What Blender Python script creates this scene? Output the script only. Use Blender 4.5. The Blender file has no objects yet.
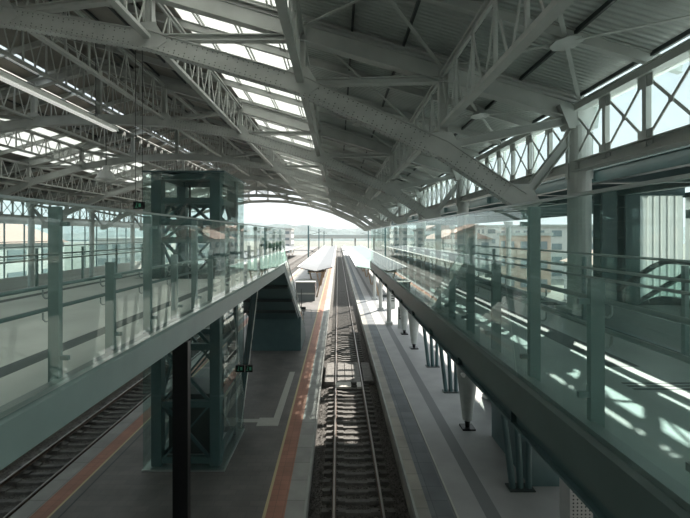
import bpy, math, random
from mathutils import Vector
random.seed(7)
S = bpy.context.scene
C = S.collection
E = 9.1            # eye height above the platforms (metres)
V = Vector

# ------------------------------------------------------------ camera
cd = bpy.data.cameras.new('camera'); cam = bpy.data.objects.new('camera', cd); C.objects.link(cam)
cam.location = (0, 0, E); cam.rotation_euler = (math.radians(90), 0, 0)
cd.sensor_width = 36; cd.lens = 36*420/690; cd.shift_x = 7/690; cd.shift_y = -24/690
cd.clip_end = 6000; cd.clip_start = 0.05
S.camera = cam

# ------------------------------------------------------------ world, sun, exposure
w = bpy.data.worlds.new('world'); S.world = w; w.use_nodes = True
nt = w.node_tree; nt.nodes.clear()
wo = nt.nodes.new('ShaderNodeOutputWorld'); bg = nt.nodes.new('ShaderNodeBackground')
tc = nt.nodes.new('ShaderNodeTexCoord'); sx = nt.nodes.new('ShaderNodeSeparateXYZ'); rp = nt.nodes.new('ShaderNodeValToRGB')
nt.links.new(tc.outputs['Generated'], sx.inputs[0]); nt.links.new(sx.outputs['Z'], rp.inputs[0])
nt.links.new(rp.outputs[0], bg.inputs[0]); nt.links.new(bg.outputs[0], wo.inputs[0])
e = rp.color_ramp.elements
e[0].position = 0.0; e[0].color = (0.49, 0.53, 0.54, 1)
e[1].position = 0.9; e[1].color = (1.9, 2.05, 2.1, 1)
em = e.new(0.42); em.color = (0.44, 0.51, 0.55, 1)

bg.inputs[1].default_value = 1.25
sd = bpy.data.lights.new('sun', 'SUN'); sun = bpy.data.objects.new('sun', sd); C.objects.link(sun)
sd.energy = 8.0; sd.angle = math.radians(0.6); sd.color = (1.0, 0.93, 0.84)
sun.rotation_euler = V((0.62, 0.86, 1.0)).to_track_quat('Z', 'Y').to_euler()
sun.location = (40, 60, 80)
S.view_settings.view_transform = 'Standard'; S.view_settings.look = 'None'
S.view_settings.gamma = 1; S.view_settings.exposure = 0.68; S.view_settings.use_curve_mapping = False
try:
    S.cycles.max_bounces = 10; S.cycles.transparent_max_bounces = 48; S.cycles.diffuse_bounces = 5
    S.cycles.use_denoising = True
except Exception: pass

# ------------------------------------------------------------ materials
def mat(name, col, rough=.6, metal=0, noise=0.0, nscale=3.0, bump=0.0, spec=.4):
    m = bpy.data.materials.new(name); m.use_nodes = True
    t = m.node_tree; b = t.nodes['Principled BSDF']
    b.inputs['Base Color'].default_value = (*col, 1); b.inputs['Roughness'].default_value = rough
    b.inputs['Metallic'].default_value = metal; b.inputs['Specular IOR Level'].default_value = spec
    if noise or bump:
        tcn = t.nodes.new('ShaderNodeTexCoord'); n = t.nodes.new('ShaderNodeTexNoise')
        n.inputs['Scale'].default_value = nscale; n.inputs['Detail'].default_value = 6
        g = t.nodes.new('ShaderNodeNewGeometry')
        t.links.new(g.outputs['Position'], n.inputs['Vector'])
        if noise:
            r = t.nodes.new('ShaderNodeValToRGB')
            r.color_ramp.elements[0].position = .3; r.color_ramp.elements[1].position = .7
            r.color_ramp.elements[0].color = (*[c*(1-noise) for c in col], 1)
            r.color_ramp.elements[1].color = (*[min(1, c*(1+noise)) for c in col], 1)
            t.links.new(n.outputs['Fac'], r.inputs[0]); t.links.new(r.outputs[0], b.inputs['Base Color'])
        if bump:
            bp = t.nodes.new('ShaderNodeBump'); bp.inputs['Strength'].default_value = bump; bp.inputs['Distance'].default_value = .03
            t.links.new(n.outputs['Fac'], bp.inputs['Height']); t.links.new(bp.outputs[0], b.inputs['Normal'])
    return m

def tiles(name, c1, c2, mortar, sx_, sy_, rough=.6, ms=.012, noise=.12, off=.5):
    m = bpy.data.materials.new(name); m.use_nodes = True
    t = m.node_tree; b = t.nodes['Principled BSDF']; b.inputs['Roughness'].default_value = rough
    g = t.nodes.new('ShaderNodeNewGeometry'); br = t.nodes.new('ShaderNodeTexBrick')
    br.offset = off; br.inputs['Scale'].default_value = 1
    br.inputs['Color1'].default_value = (*c1, 1); br.inputs['Color2'].default_value = (*c2, 1); br.inputs['Mortar'].default_value = (*mortar, 1)
    br.inputs['Mortar Size'].default_value = ms; br.inputs['Brick Width'].default_value = sx_; br.inputs['Row Height'].default_value = sy_
    br.inputs['Bias'].default_value = 0
    n = t.nodes.new('ShaderNodeTexNoise'); n.inputs['Scale'].default_value = .9; n.inputs['Detail'].default_value = 8
    mp = t.nodes.new('ShaderNodeMapRange'); mp.inputs['From Min'].default_value = .3; mp.inputs['From Max'].default_value = .7
    mp.inputs['To Min'].default_value = 1-noise*2; mp.inputs['To Max'].default_value = 1+noise
    mx = t.nodes.new('ShaderNodeVectorMath'); mx.operation = 'SCALE'
    t.links.new(g.outputs['Position'], br.inputs['Vector']); t.links.new(g.outputs['Position'], n.inputs['Vector'])
    t.links.new(n.outputs['Fac'], mp.inputs[0]); t.links.new(br.outputs['Color'], mx.inputs[0]); t.links.new(mp.outputs[0], mx.inputs['Scale'])
    t.links.new(mx.outputs[0], b.inputs['Base Color'])
    return m

def glass(name, tint, refl=1.0, dirt=.04, ior=1.5, dcol=(.6, .72, .7)):
    m = bpy.data.materials.new(name); m.use_nodes = True
    t = m.node_tree; t.nodes.clear()
    o = t.nodes.new('ShaderNodeOutputMaterial'); tr = t.nodes.new('ShaderNodeBsdfTransparent'); gl = t.nodes.new('ShaderNodeBsdfGlossy')
    df = t.nodes.new('ShaderNodeBsdfDiffuse'); df.inputs[0].default_value = (*dcol, 1)
    tl = t.nodes.new('ShaderNodeBsdfTranslucent'); tl.inputs[0].default_value = (*dcol, 1)
    m0 = t.nodes.new('ShaderNodeMixShader'); m0.inputs[0].default_value = .5
    t.links.new(df.outputs[0], m0.inputs[1]); t.links.new(tl.outputs[0], m0.inputs[2])
    tr.inputs[0].default_value = (*tint, 1); gl.inputs['Roughness'].default_value = .0; gl.inputs[0].default_value = (.95, 1, .98, 1)
    lw = t.nodes.new('ShaderNodeLayerWeight'); lw.inputs[0].default_value = .5
    pw = t.nodes.new('ShaderNodeMath'); pw.operation = 'POWER'; pw.inputs[1].default_value = 4.5
    f = t.nodes.new('ShaderNodeMath'); f.operation = 'MULTIPLY_ADD'; f.inputs[1].default_value = .75; f.inputs[2].default_value = .03
    t.links.new(lw.outputs['Facing'], pw.inputs[0]); t.links.new(pw.outputs[0], f.inputs[0])
    mu = t.nodes.new('ShaderNodeMath'); mu.operation = 'MULTIPLY'; mu.inputs[1].default_value = refl; mu.use_clamp = True
    m1 = t.nodes.new('ShaderNodeMixShader'); m2 = t.nodes.new('ShaderNodeMixShader'); m1.inputs[0].default_value = dirt
    t.links.new(tr.outputs[0], m1.inputs[1]); t.links.new(m0.outputs[0], m1.inputs[2])
    t.links.new(f.outputs[0], mu.inputs[0]); t.links.new(mu.outputs[0], m2.inputs[0])
    t.links.new(m1.outputs[0], m2.inputs[1]); t.links.new(gl.outputs[0], m2.inputs[2]); t.links.new(m2.outputs[0], o.inputs[0])
    return m

def translucent(name, col, fac=.7, seethru=.1):
    m = bpy.data.materials.new(name); m.use_nodes = True
    t = m.node_tree; t.nodes.clear()
    o = t.nodes.new('ShaderNodeOutputMaterial'); tl = t.nodes.new('ShaderNodeBsdfTranslucent'); df = t.nodes.new('ShaderNodeBsdfDiffuse'); tr = t.nodes.new('ShaderNodeBsdfTransparent')
    tl.inputs[0].default_value = (*col, 1); df.inputs[0].default_value = (*col, 1)
    a = t.nodes.new('ShaderNodeMixShader'); b = t.nodes.new('ShaderNodeMixShader'); a.inputs[0].default_value = fac; b.inputs[0].default_value = seethru
    t.links.new(df.outputs[0], a.inputs[1]); t.links.new(tl.outputs[0], a.inputs[2]); t.links.new(a.outputs[0], b.inputs[1]); t.links.new(tr.outputs[0], b.inputs[2]); t.links.new(b.outputs[0], o.inputs[0])
    return m

M = dict(
    steel=mat('roof steel paint', (.46, .475, .455), .55, noise=.12, nscale=1.5),
    rivet=mat('dark rivets', (.15, .16, .15), .5),  # rivets coloured darker than the chord steel
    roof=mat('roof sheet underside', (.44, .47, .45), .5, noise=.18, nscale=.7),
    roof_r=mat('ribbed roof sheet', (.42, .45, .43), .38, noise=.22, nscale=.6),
    roof_l=mat('dark brown roof sheet', (.27, .255, .225), .6, noise=.25, nscale=.8),  # left roof sheet, darker and browner than the right one
    teal=mat('teal paint', (.072, .125, .13), .42, noise=.08, nscale=2),
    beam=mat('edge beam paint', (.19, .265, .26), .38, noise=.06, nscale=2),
    beam_shaded=mat('shaded edge beam paint', (.085, .125, .12), .4, noise=.08, nscale=2),  # same edge beam paint, darkened to carry the shade on the right
    darksteel=mat('dark steel', (.035, .045, .045), .4),
    black=mat('black paint', (.006, .007, .008), .35),
    stainless=mat('brushed stainless', (.38, .42, .41), .33, .8),
    white=mat('white paint', (.86, .87, .84), .5),
    concrete=mat('concrete', (.33, .34, .32), .8, noise=.15, nscale=1.2),
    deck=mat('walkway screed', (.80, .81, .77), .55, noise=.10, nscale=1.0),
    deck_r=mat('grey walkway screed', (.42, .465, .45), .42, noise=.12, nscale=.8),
    deck_dark=mat('dark floor and shadow strip', (.11, .13, .13), .5),  # dark floor tone, also used for shadow strips drawn on the left deck
    cone=mat('cast concrete support', (.42, .45, .43), .6, noise=.15, nscale=2),
    rail=mat('rail steel', (.32, .30, .28), .3, .75),
    railside=mat('rusty rail side', (.11, .075, .055), .8),
    sleeper=mat('concrete sleeper', (.12, .117, .11), .85, noise=.2, nscale=5),
    ballast=mat('ballast', (.095, .09, .083), .9, noise=.6, nscale=14, bump=1.0),
    stone=mat('ballast stones', (.14, .13, .12), .9, noise=.5, nscale=6),
    pave=tiles('left platform paving', (.165, .155, .145), (.14, .133, .127), (.12, .12, .115), .6, .3),
    pave_r=mat('right platform screed', (.30, .30, .30), .6, noise=.10, nscale=.8),
    coping=tiles('coping slabs', (.31, .31, .29), (.27, .27, .255), (.14, .14, .13), 5, 1.2, off=0),
    coping_r=tiles('worn coping slabs', (.31, .29, .25), (.24, .235, .215), (.12, .12, .11), 5, 1.0, off=0),
    orange=tiles('orange studded tiles', (.38, .17, .115), (.33, .155, .105), (.25, .13, .09), .3, .3, off=0),
    slate=tiles('blue grey slabs', (.135, .15, .16), (.10, .112, .122), (.06, .07, .07), .8, .8, off=0),
    yellow=mat('pale yellow line', (.50, .42, .24), .6),
    tactile=mat('pale tactile strip', (.42, .42, .38), .6, noise=.05),
    stripe=mat('dark inlay', (.15, .155, .16), .6),
    glass=glass('clear railing glass', (.94, .98, .97), .7, .025),
    glass_r=glass('green railing glass', (.87, .94, .925), .8, .03),
    liftglass=glass('lift glass', (.90, .95, .94), .8, .02),
    window=glass('window glass', (.92, .97, .97), .7, .06),
    skylight=translucent('skylight sheet', (.74, .75, .73), .62, .0),
    cladding=translucent('white ribbed cladding', (.56, .58, .57), .85, .03),
    canopy=mat('canopy sheet', (.17, .175, .18), .95, noise=.06, nscale=.5, spec=.05),
    canopy_mint=mat('mint canopy sheet', (.17, .23, .20), .95, noise=.04, nscale=.5, spec=.05),
    timber=mat('warm brown soffit', (.34, .25, .17), .6),
    earth=mat('pale ground', (.13, .135, .115), .95, noise=.2, nscale=.1),
    trees=mat('tree foliage', (.035, .075, .04), .9, noise=.4, nscale=.25),
    hill=mat('wooded hill', (.075, .10, .095), .95, noise=.45, nscale=.03),
    render=mat('pale render', (.46, .45, .43), .8, noise=.05),
    brick=mat('orange render', (.42, .32, .26), .8, noise=.08),
    roofred=mat('clay roof', (.30, .20, .165), .8, noise=.1),
    darkglass=mat('dark window pane', (.16, .19, .20), .25),
    rubber=mat('escalator handrail rubber', (.02, .022, .022), .45),
    crossing=mat('crossing panel', (.16, .155, .145), .85, noise=.25, nscale=4),
    crossing_lt=mat('pale crossing slab', (.50, .49, .45), .8, noise=.1, nscale=4),
)
# fine ribs across the right hand roof sheet
t_ = M['roof_r'].node_tree; wv = t_.nodes.new('ShaderNodeTexWave'); wv.bands_direction = 'Y'; wv.inputs['Scale'].default_value = 2.6; wv.inputs['Distortion'].default_value = .4
gg = t_.nodes.new('ShaderNodeNewGeometry'); bb = t_.nodes.new('ShaderNodeBump'); bb.inputs['Strength'].default_value = .8; bb.inputs['Distance'].default_value = .03
t_.links.new(gg.outputs['Position'], wv.inputs['Vector']); t_.links.new(wv.outputs['Fac'], bb.inputs['Height']); t_.links.new(bb.outputs[0], t_.nodes['Principled BSDF'].inputs['Normal'])
def emis(name, col, s):
    m = mat(name, col); b = m.node_tree.nodes['Principled BSDF']
    b.inputs['Emission Color'].default_value = (*col, 1); b.inputs['Emission Strength'].default_value = s; return m
M['green_sign'] = emis('lit green sign', (.08, .32, .2), .04)
M['tube'] = emis('light diffuser', (.85, .85, .8), .35)

# ------------------------------------------------------------ mesh helpers
class MB:
    def __init__(s): s.v = []; s.f = []; s.cut = []
    def add(s, vs, fs):
        n = len(s.v); s.v += [tuple(p) for p in vs]; s.f += [tuple(i+n for i in f) for f in fs]; return s
    def box(s, x0, x1, y0, y1, z0, z1):
        return s.add([(x0,y0,z0),(x1,y0,z0),(x1,y1,z0),(x0,y1,z0),(x0,y0,z1),(x1,y0,z1),(x1,y1,z1),(x0,y1,z1)],
                     [(0,3,2,1),(4,5,6,7),(0,1,5,4),(1,2,6,5),(2,3,7,6),(3,0,4,7)])
    def bar(s, p, q, rects, up=(0,0,1)):
        """extrude rectangles (u0,u1,v0,v1) in the section frame from p to q"""
        p, q = V(p), V(q); d = (q-p).normalized(); up = V(up)
        if abs(d.dot(up)) > .98: up = V((0,1,0)) if abs(d.y) < .9 else V((1,0,0))
        u = d.cross(up).normalized(); v = u.cross(d).normalized()
        if isinstance(rects, tuple): rects = [rects]
        for (u0,u1,v0,v1) in rects:
            c = [u*a+v*b for a, b in ((u0,v0),(u1,v0),(u1,v1),(u0,v1))]
            s.add([p+k for k in c]+[q+k for k in c], [(0,1,2,3),(7,6,5,4),(0,4,5,1),(1,5,6,2),(2,6,7,3),(3,7,4,0)])
        return s
    def sq(s, p, q, wd, h=None, up=(0,0,1)):
        h = h or wd; return s.bar(p, q, (-wd/2, wd/2, -h/2, h/2), up)
    def ibeam(s, p, q, wd, h, t=.02, up=(0,0,1)):
        return s.bar(p, q, [(-wd/2,wd/2,h/2-t,h/2),(-wd/2,wd/2,-h/2,-h/2+t),(-t/2,t/2,-h/2+t,h/2-t)], up)
    def tube(s, p, q, r, r2=None, n=12):
        p, q = V(p), V(q); r2 = r if r2 is None else r2; d = (q-p).normalized()
        up = V((0,0,1)) if abs(d.z) < .95 else V((1,0,0)); u = d.cross(up).normalized(); v = u.cross(d)
        a = [u*math.cos(2*math.pi*i/n)+v*math.sin(2*math.pi*i/n) for i in range(n)]
        return s.add([p+k*r for k in a]+[q+k*r2 for k in a],
            [tuple(range(n))[::-1], tuple(range(n,2*n))]+[(i,(i+1)%n,n+(i+1)%n,n+i) for i in range(n)])
    def prism(s, poly, axis, a, b):
        """polygon in the other two axes extruded along axis"""
        n = len(poly)
        def P(u, v, t): return {'x':(t,u,v),'y':(u,t,v),'z':(u,v,t)}[axis]
        return s.add([P(u,v,a) for u,v in poly]+[P(u,v,b) for u,v in poly],
            [tuple(range(n))[::-1], tuple(range(n,2*n))]+[(i,(i+1)%n,n+(i+1)%n,n+i) for i in range(n)])
    def sweep(s, pts, wd, h):
        for p, q in zip(pts, pts[1:]): s.sq(p, q, wd, h)
        return s
    def obj(s, name, m, parent=None, loc=(0,0,0)):
        me = bpy.data.meshes.new(name); me.from_pydata(s.v, [], s.f); me.materials.append(m)
        for fi, m2 in s.cut:
            me.materials.append(m2)
            for k in range(fi, len(me.polygons)): me.polygons[k].material_index = len(me.materials)-1
        import bmesh
        bm = bmesh.new(); bm.from_mesh(me); bmesh.ops.recalc_face_normals(bm, faces=bm.faces); bm.to_mesh(me); bm.free()
        o = bpy.data.objects.new(name, me); C.objects.link(o); o.location = loc
        if parent: o.parent = parent
        return o
def tag(o, label, cat, group=None, kind=None):
    if label: o['label'] = label
    if cat: o['category'] = cat
    if group: o['group'] = group
    if kind: o['kind'] = kind
    return o
def thing(name, label, cat, loc=(0,0,0), group=None, rz=0):
    o = bpy.data.objects.new(name, None); C.objects.link(o); o.location = loc; o.rotation_euler = (0,0,rz)
    o.empty_display_size = .2
    return tag(o, label, cat, group)
def struct(mb, name, m, label=None, cat=None):
    o = mb.obj(name, m); o['kind'] = 'structure'
    tag(o, label, cat); return o
KIDS = {}
def dup(root, loc, label, rz=None):
    def cp(o, par):
        c = o.copy(); C.objects.link(c)
        if par: c.parent = par
        for k in list(o.children): cp(k, c)
        return c
    r = cp(root, None); r.location = loc; r['label'] = label
    if rz is not None: r.rotation_euler = (0,0,rz)
    return r
def z(v): return E+v

# ============================================================ GROUND AND SETTING
YN, YF = -8.0, 59.4
struct(MB().box(-400, 400, -30, 1600, -1.4, -1.0), 'floor', M['earth'], 'pale open ground around the tracks and beyond the station', 'ground')
def strip(name, x0, x1, y0, y1, m, z0=-1.0, z1=0.0, label=None):
    return struct(MB().box(x0, x1, y0, y1, z0, z1), name, m, label, 'platform')
# left island platform
strip('floor_2', -9.30, -2.45, YN, 330, M['pave'], label='brown grey tiled island platform left of the middle track')
strip('floor_3', -1.74, -1.08, YN, 330, M['coping'], label='grey coping along the left edge of the middle track')
strip('floor_4', -2.35, -1.74, YN, 330, M['orange'], label='orange studded warning band beside the middle track')
strip('floor_5', -2.45, -2.35, YN, 330, M['yellow'], label='pale yellow line inside the orange band by the middle track')
strip('floor_6', -10.6, -9.95, YN, 330, M['coping'], label='grey coping along the far left track')
strip('floor_7', -9.95, -9.38, YN, 330, M['orange'], label='orange warning band along the far left track')
strip('floor_8', -9.38, -9.30, YN, 330, M['yellow'], label='yellow line beside the far left orange band')
# right platform
strip('floor_9', 2.58, 3.02, YN, 330, M['coping_r'], label='worn coping along the right edge of the middle track')
strip('floor_10', 3.02, 3.76, YN, 330, M['slate'], label='blue grey slab band of the right platform')
strip('floor_11', 3.84, 12.5, YN, 330, M['pave_r'], label='smooth grey right platform under the walkway')
struct(MB().box(3.76, 3.84, YN, 330, -1.0, -.02), 'floor_12', M['stripe'], 'dark drain slot along the slab band of the right platform', 'drain')
struct(MB().box(3.84, 3.90, YN, 330, 0, .006), 'trim_1', M['tactile'], 'pale metal lip beside the drain slot', 'trim')
struct(MB().box(4.78, 5.26, YN, 330, 0, .006), 'trim_2', M['stripe'], 'dark inlaid stripe along the grey right platform', 'floor stripe')
struct(MB().box(-9.02, -8.96, YN, 120, 0, .005), 'trim_3', M['darksteel'], 'thin dark joint on the left platform near the far left track', 'floor joint')
# platform edge nosings
struct(MB().box(-1.12, -1.04, YN, 330, -.14, .015).box(-1.10,-1.06,YN,330,-.30,-.2), 'trim_4', M['concrete'], 'nosing of the left platform at the middle track', 'kerb')
struct(MB().box(2.52, 2.60, YN, 330, -.14, .015).box(2.54,2.58,YN,330,-.30,-.2), 'trim_5', M['concrete'], 'nosing of the right platform at the middle track', 'kerb')
# tactile L on the left platform
t = MB().box(-3.2, -2.86, 20.9, 27.9, 0, .012).box(-3.9, -2.86, 20.0, 20.9, 0, .012).box(-9.0, -3.9, 20.4, 20.75, 0, .012)
tag(t.obj('tactile_strip', M['tactile']), 'pale L-shaped tactile guiding strip on the left platform', 'tactile paving')
t = MB().box(3.9, 6.2, 33.0, 33.5, 0, .012)
# left far platform and wall
strip('floor_13', -26, -15.2, YN, 330, M['pave'], label='platform at the far left of the hall')

# ballast beds with displaced surface and stones
def ballast(name, x0, x1, y0, y1, cx, label, nst=0, ys=14):
    mb = MB(); nx, ny = 26, int((y1-y0)/.35)
    vs = []; fs = []
    for j in range(ny+1):
        for i in range(nx+1):
            x = x0+(x1-x0)*i/nx; y = y0+(y1-y0)*j/ny
            zz = -.86+random.uniform(-.03, .03)-max(0, abs(x-cx)-1.25)*.16
            vs.append((x, y, zz))
    for j in range(ny):
        for i in range(nx):
            a = j*(nx+1)+i; fs.append((a, a+1, a+nx+2, a+nx+1))
    mb.add(vs, fs)
    for k in range(nst):
        x = random.uniform(x0+.04, x1-.04); y = ys+(random.random()**1.6)*26
        r = random.uniform(.02, .045); zc = -.845-max(0, abs(x-cx)-1.25)*.16
        P = [V((random.uniform(.6,1)*r*a, random.uniform(.6,1)*r*b, random.uniform(.5,1)*r*c)) for a,b,c in ((1,0,0),(0,1,0),(-1,0,0),(0,-1,0),(0,0,1))]
        c0 = V((x, y, zc)); mb.add([c0+p for p in P], [(0,1,4),(1,2,4),(2,3,4),(3,0,4)])
    o = mb.obj(name, M['ballast']); return tag(o, label, 'ballast', kind='stuff')
ballast('ballast', -1.08, 2.56, 6, 110, .72, 'dark stone ballast under the middle track', 9000)
ballast('ballast', -15.2, -10.6, 2, 80, -12.3, 'dark stone ballast under the far left track', 3500, 8)
for q, (a, b, cx, s) in enumerate(((-1.08, 2.56, .72, 110), (-15.2, -10.6, -12.3, 80))):
    tag(MB().box(a, b, s, 330, -1.0, -.88).obj('ballast', M['ballast']), ('distant ballast strip of the middle track', 'distant ballast strip of the far left track')[q], 'ballast', kind='stuff')

# tracks
def track(cx, y0, label, n=100, far=330, plates=True):
    t = thing('railway_track', label, 'track', (cx, y0, -.9))
    g = .87
    for s in (-1, 1):
        r = MB(); L = far-y0
        r.prism([(s*g-.07,.19),(s*g+.07,.19),(s*g+.02,.215),(s*g+.012,.30),(s*g-.012,.30),(s*g-.02,.215)], 'y', 0, L)
        ro = r.obj('rail', M['railside'], t)
        hd = MB().prism([(s*g-.036,.30),(s*g+.036,.30),(s*g+.036,.335),(s*g+.025,.345),(s*g-.025,.345),(s*g-.036,.335)], 'y', 0, L)
        hd.obj('rail_head', M['rail'], ro)
    sl = MB()
    A, B = 1.3, .14
    for sg in (-1, 1):
        sl.prism([(-.14,0),(.14,0),(.11,.20 if 0 else .18),(-.11,.18)], 'x', sg*.45, sg*A)
    sl.prism([(-.13,0),(.13,0),(.09,.13),(-.09,.13)], 'x', -.45, .45)
    for sg in (-1, 1):
        for k in (-1, 1):
            sl.box(sg*g+k*.12-.035, sg*g+k*.12+.035, -.06, .06, .18, .22)
    s0 = sl.obj('sleeper', M['sleeper'], t)
    for i in range(1, n):
        c = s0.copy(); c.location = (0, i*.6, 0); C.objects.link(c); c.parent = t
    far_mb = MB()
    for i in range(n, int((min(far, 200)-y0)/.6)):
        far_mb.box(-A, A, i*.6-.12, i*.6+.12, .05, .17)
    fo = far_mb.obj('sleeper', M['sleeper'], t); fo['kind'] = 'stuff'
    return t
track(.72, 13.2, 'railway track running down the middle between the two platforms')
track(-12.3, 7.2, 'railway track passing under the left walkway at far left')
# level crossing
cr = thing('track_crossing', 'dark crossing panels with a pale slab laid across the middle track', 'crossing', (.72, 27.6, -.6))
for k in range(3):
    MB().box(-.75+k*.52, -.75+k*.52+.48, 0, 4.2, -.06, .05).obj('panel', M['crossing'], cr)
MB().box(1.0, 1.6, 0.2, 4.2, -.2, .05).obj('panel', M['crossing'], cr)
MB().box(-1.6, -1.0, 0, 4.2, -.2, .05).obj('panel', M['crossing'], cr)
MB().box(-1.0+.1, .12, -.9, -.02, -.08, .06).obj('pale_slab', M['crossing_lt'], cr)
MB().box(.3+.2, .78, -.9, -.02, -.08, .05).obj('pale_slab', M['crossing_lt'], cr)

# ============================================================ HALL ROOF
DZ = -1.66
AP = -9.9
def up_z(x): return 2.66+.29*(5.3-x) if x >= AP else 2.66+.29*(5.3-(2*AP-x))
half = [(3.9,.72),(2.25,1.82),(-.8,3.2),(-4.05,4.16),(-7.2,4.68),(AP,4.80)]
mir = lambda x: 2*AP-x
XR, XL = 5.17, mir(5.17)
def truss():
    t = thing('roof_truss', 'x', 'roof truss', (0, 0, E), 'riveted roof trusses across the hall')
    # lower chord: box made of plates with flanges and rivets
    pts = half+[(mir(x), zz) for x, zz in half[-2::-1]]
    for i, (a, b) in enumerate(zip(pts, pts[1:])):
        p, q = (a[0], 0, a[1]), (b[0], 0, b[1])
        m = MB().bar(p, q, [(-.13,.13,.17,.19),(-.13,.13,-.19,-.17),(-.09,-.075,-.17,.17),(.075,.09,-.17,.17)])
        if -5 < a[0] < 6:
            r = m; m.cut.append((len(m.f), M['rivet'])); d = V(q)-V(p); L = d.length; d.normalize(); u = V((0,1,0)); v = u.cross(d) if u.cross(d).z > 0 else d.cross(u)
            n = int(L/.11)
            for k in range(n):
                for hv in (-.13, .13) if k % 2 else (-.13, -.07, .13, .07):
                    c = V(p)+d*(k+.5)*L/n+v*hv+V((0,-.09,0))
                    r.add([c+d*.017, c+v*.017, c-d*.017, c-v*.017, c+V((0,-.014,0))], [(0,1,4),(1,2,4),(2,3,4),(3,0,4)])
                for uu in (-.10, .10):
                    c = V(p)+d*(k+.5)*L/n-v*.19+u*uu
                    r.add([c+d*.017, c+u*.017, c-d*.017, c-u*.017, c-v*.014], [(0,1,4),(1,2,4),(2,3,4),(3,0,4)])
        m.obj('lower_chord', M['steel'], t)
    # upper chords
    for sgn in (1, -1):
        f = (lambda x: x) if sgn > 0 else mir
        nd = [XR, 2.25, -.8, -4.05, -7.2, AP]
        for a, b in zip(nd, nd[1:]):
            h = .46 if a > -1 else .34
            MB().ibeam((f(a),0,up_z(a)-.05), (f(b),0,up_z(b)-.05), .24, h, .022).obj('upper_chord', M['steel'], t)
        for (x, zl) in half[1:-1]:
            MB().ibeam((f(x),0,zl), (f(x),0,up_z(x)), .16, .2, .02, up=(1,0,0)).obj('post', M['steel'], t)
        lows = dict(half)
        seq = [(-7.2,-4.05),(-4.05,-.8),(-.8,2.25)]
        for a, b in seq:
            MB().bar((f(a),0,lows[a]+.05), (f(b),0,up_z(b)-.22), [(-.09,.09,.05,.07),(-.09,.09,-.07,-.05),(-.01,.01,-.05,.05)]).obj('strut', M['steel'], t)
        MB().ibeam((f(2.25),0,1.9), (f(XR),0,2.5), .16, .17, .02).obj('strut', M['steel'], t)
        MB().ibeam((f(3.9),0,.72), (f(XR),0,2.35), .16, .19, .02).obj('strut', M['steel'], t)
        # gusset plates
        for (x, zl) in half[:-1]:
            w_, h_ = .42, .2
            MB().prism([(f(x-w_),zl+.1*1.0),(f(x-w_*.5),zl+.36),(f(x+w_*.4),zl+.36),(f(x+w_),zl-.05),(f(x+w_*.5),zl-.2),(f(x-w_*.6),zl-.16)], 'y', -.105, -.092).obj('gusset', M['steel'], t)
    MB().ibeam((AP,0,4.8), (AP,0,7.0), .16, .2, .02, up=(1,0,0)).obj('post', M['steel'], t)
    return t
ord_ = ['nearest', 'second', 'third', 'fourth', 'fifth', 'sixth', 'seventh']
YT = [9+8.4*k for k in range(7)]
t0 = truss(); t0.location = (0, YT[0], E); t0['label'] = 'nearest riveted grey roof truss, crossing the top of the picture above both walkways'
for k in range(1, 7):
    dup(t0, (0, YT[k], E), ('%s riveted roof truss from the camera, counting into the hall' % ord_[k]) if k < 6 else 'farthest roof truss, closing the hall arch against the open sky')
# columns
def column(zb=0):
    t = thing('hall_column', 'x', 'column', (XR, 0, 0), 'steel columns carrying the hall roof')
    MB().tube((0,0,zb+.3), (0,0,z(2.3)), .23, n=20).obj('shaft', M['steel'], t)
    MB().box(-.34,.34,-.34,.34,zb,zb+.3).obj('base', M['steel'], t)
    MB().prism([(-.3,z(2.25)),(.3,z(2.25)),(.36,z(2.75)),(-.5,z(2.75))], 'y', -.16, .16).obj('bracket', M['steel'], t)
    MB().box(-.27,.27,-.05,.05,z(1.2),z(2.2)).obj('cap_plate', M['steel'], t)
    return t
c0 = column(); cs = column(z(DZ-.2))
cs.location = (XR, YT[0], 0); cs['label'] = 'nearest round grey steel column behind the right walkway glass'
c0.location = (XR, YT[4], 0); c0['label'] = 'fifth round steel column from the camera in the right hand row'
for k in (1, 2, 3, 5, 6):
    dup(cs if k < 4 else c0, (XR, YT[k], 0), '%s round steel column from the camera in the right hand row' % ord_[k])
for k in range(0, 7):
    dup(c0, (XL, YT[k], 0), '%s round steel column from the camera in the far left row' % ord_[k], math.pi)
# longitudinal lattice girders
def girder(x, zb, zt, label):
    t = thing('lattice_girder', label, 'lattice girder', (x, 0, E), 'lattice girders along the hall')
    y0, y1 = 2.0, YF
    MB().bar((0,y0,zb), (0,y1,zb), [(-.075,.075,-.03,-.015),(-.075,-.055,-.015,.05),(.055,.075,-.015,.05)]).obj('bottom_chord', M['steel'], t)
    MB().bar((0,y0,zt), (0,y1,zt), [(-.075,.075,-.02,.03),(-.02,.02,-.08,-.02)]).obj('top_chord', M['steel'], t)
    bays = [y0]+YT
    for a, b in zip(bays, bays[1:]):
        m = MB(); n = max(4, round((b-a)/1.05))
        for i in range(n):
            ya, yb = a+(b-a)*i/n, a+(b-a)*(i+1)/n; ym = (ya+yb)/2
            m.sq((0,ya,zb), (0,ya,zt), .05, .05)
            m.sq((.02,ya,zt), (.02,ym,zb), .045, .02, up=(1,0,0)); m.sq((-.02,ym,zb), (-.02,yb,zt), .045, .02, up=(1,0,0))
        m.obj('web', M['steel'], t)
    return t
girder(2.25, 2.33, up_z(2.25)-.1, 'grey lattice girder under the roof, above the right walkway side of the track')
girder(-.8, 3.26, up_z(-.8)-.1, 'lattice girder directly over the middle track at the right edge of the skylight')
girder(-4.05, 4.2, up_z(-4.05)-.1, 'pale lattice girder at the left edge of the bright skylight')
girder(-7.2, 4.78, up_z(-7.2)-.1, 'lattice girder between the ridge and the bright skylight')
girder(AP, 5.4, 6.95, 'lattice girder under the roof ridge')
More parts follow.
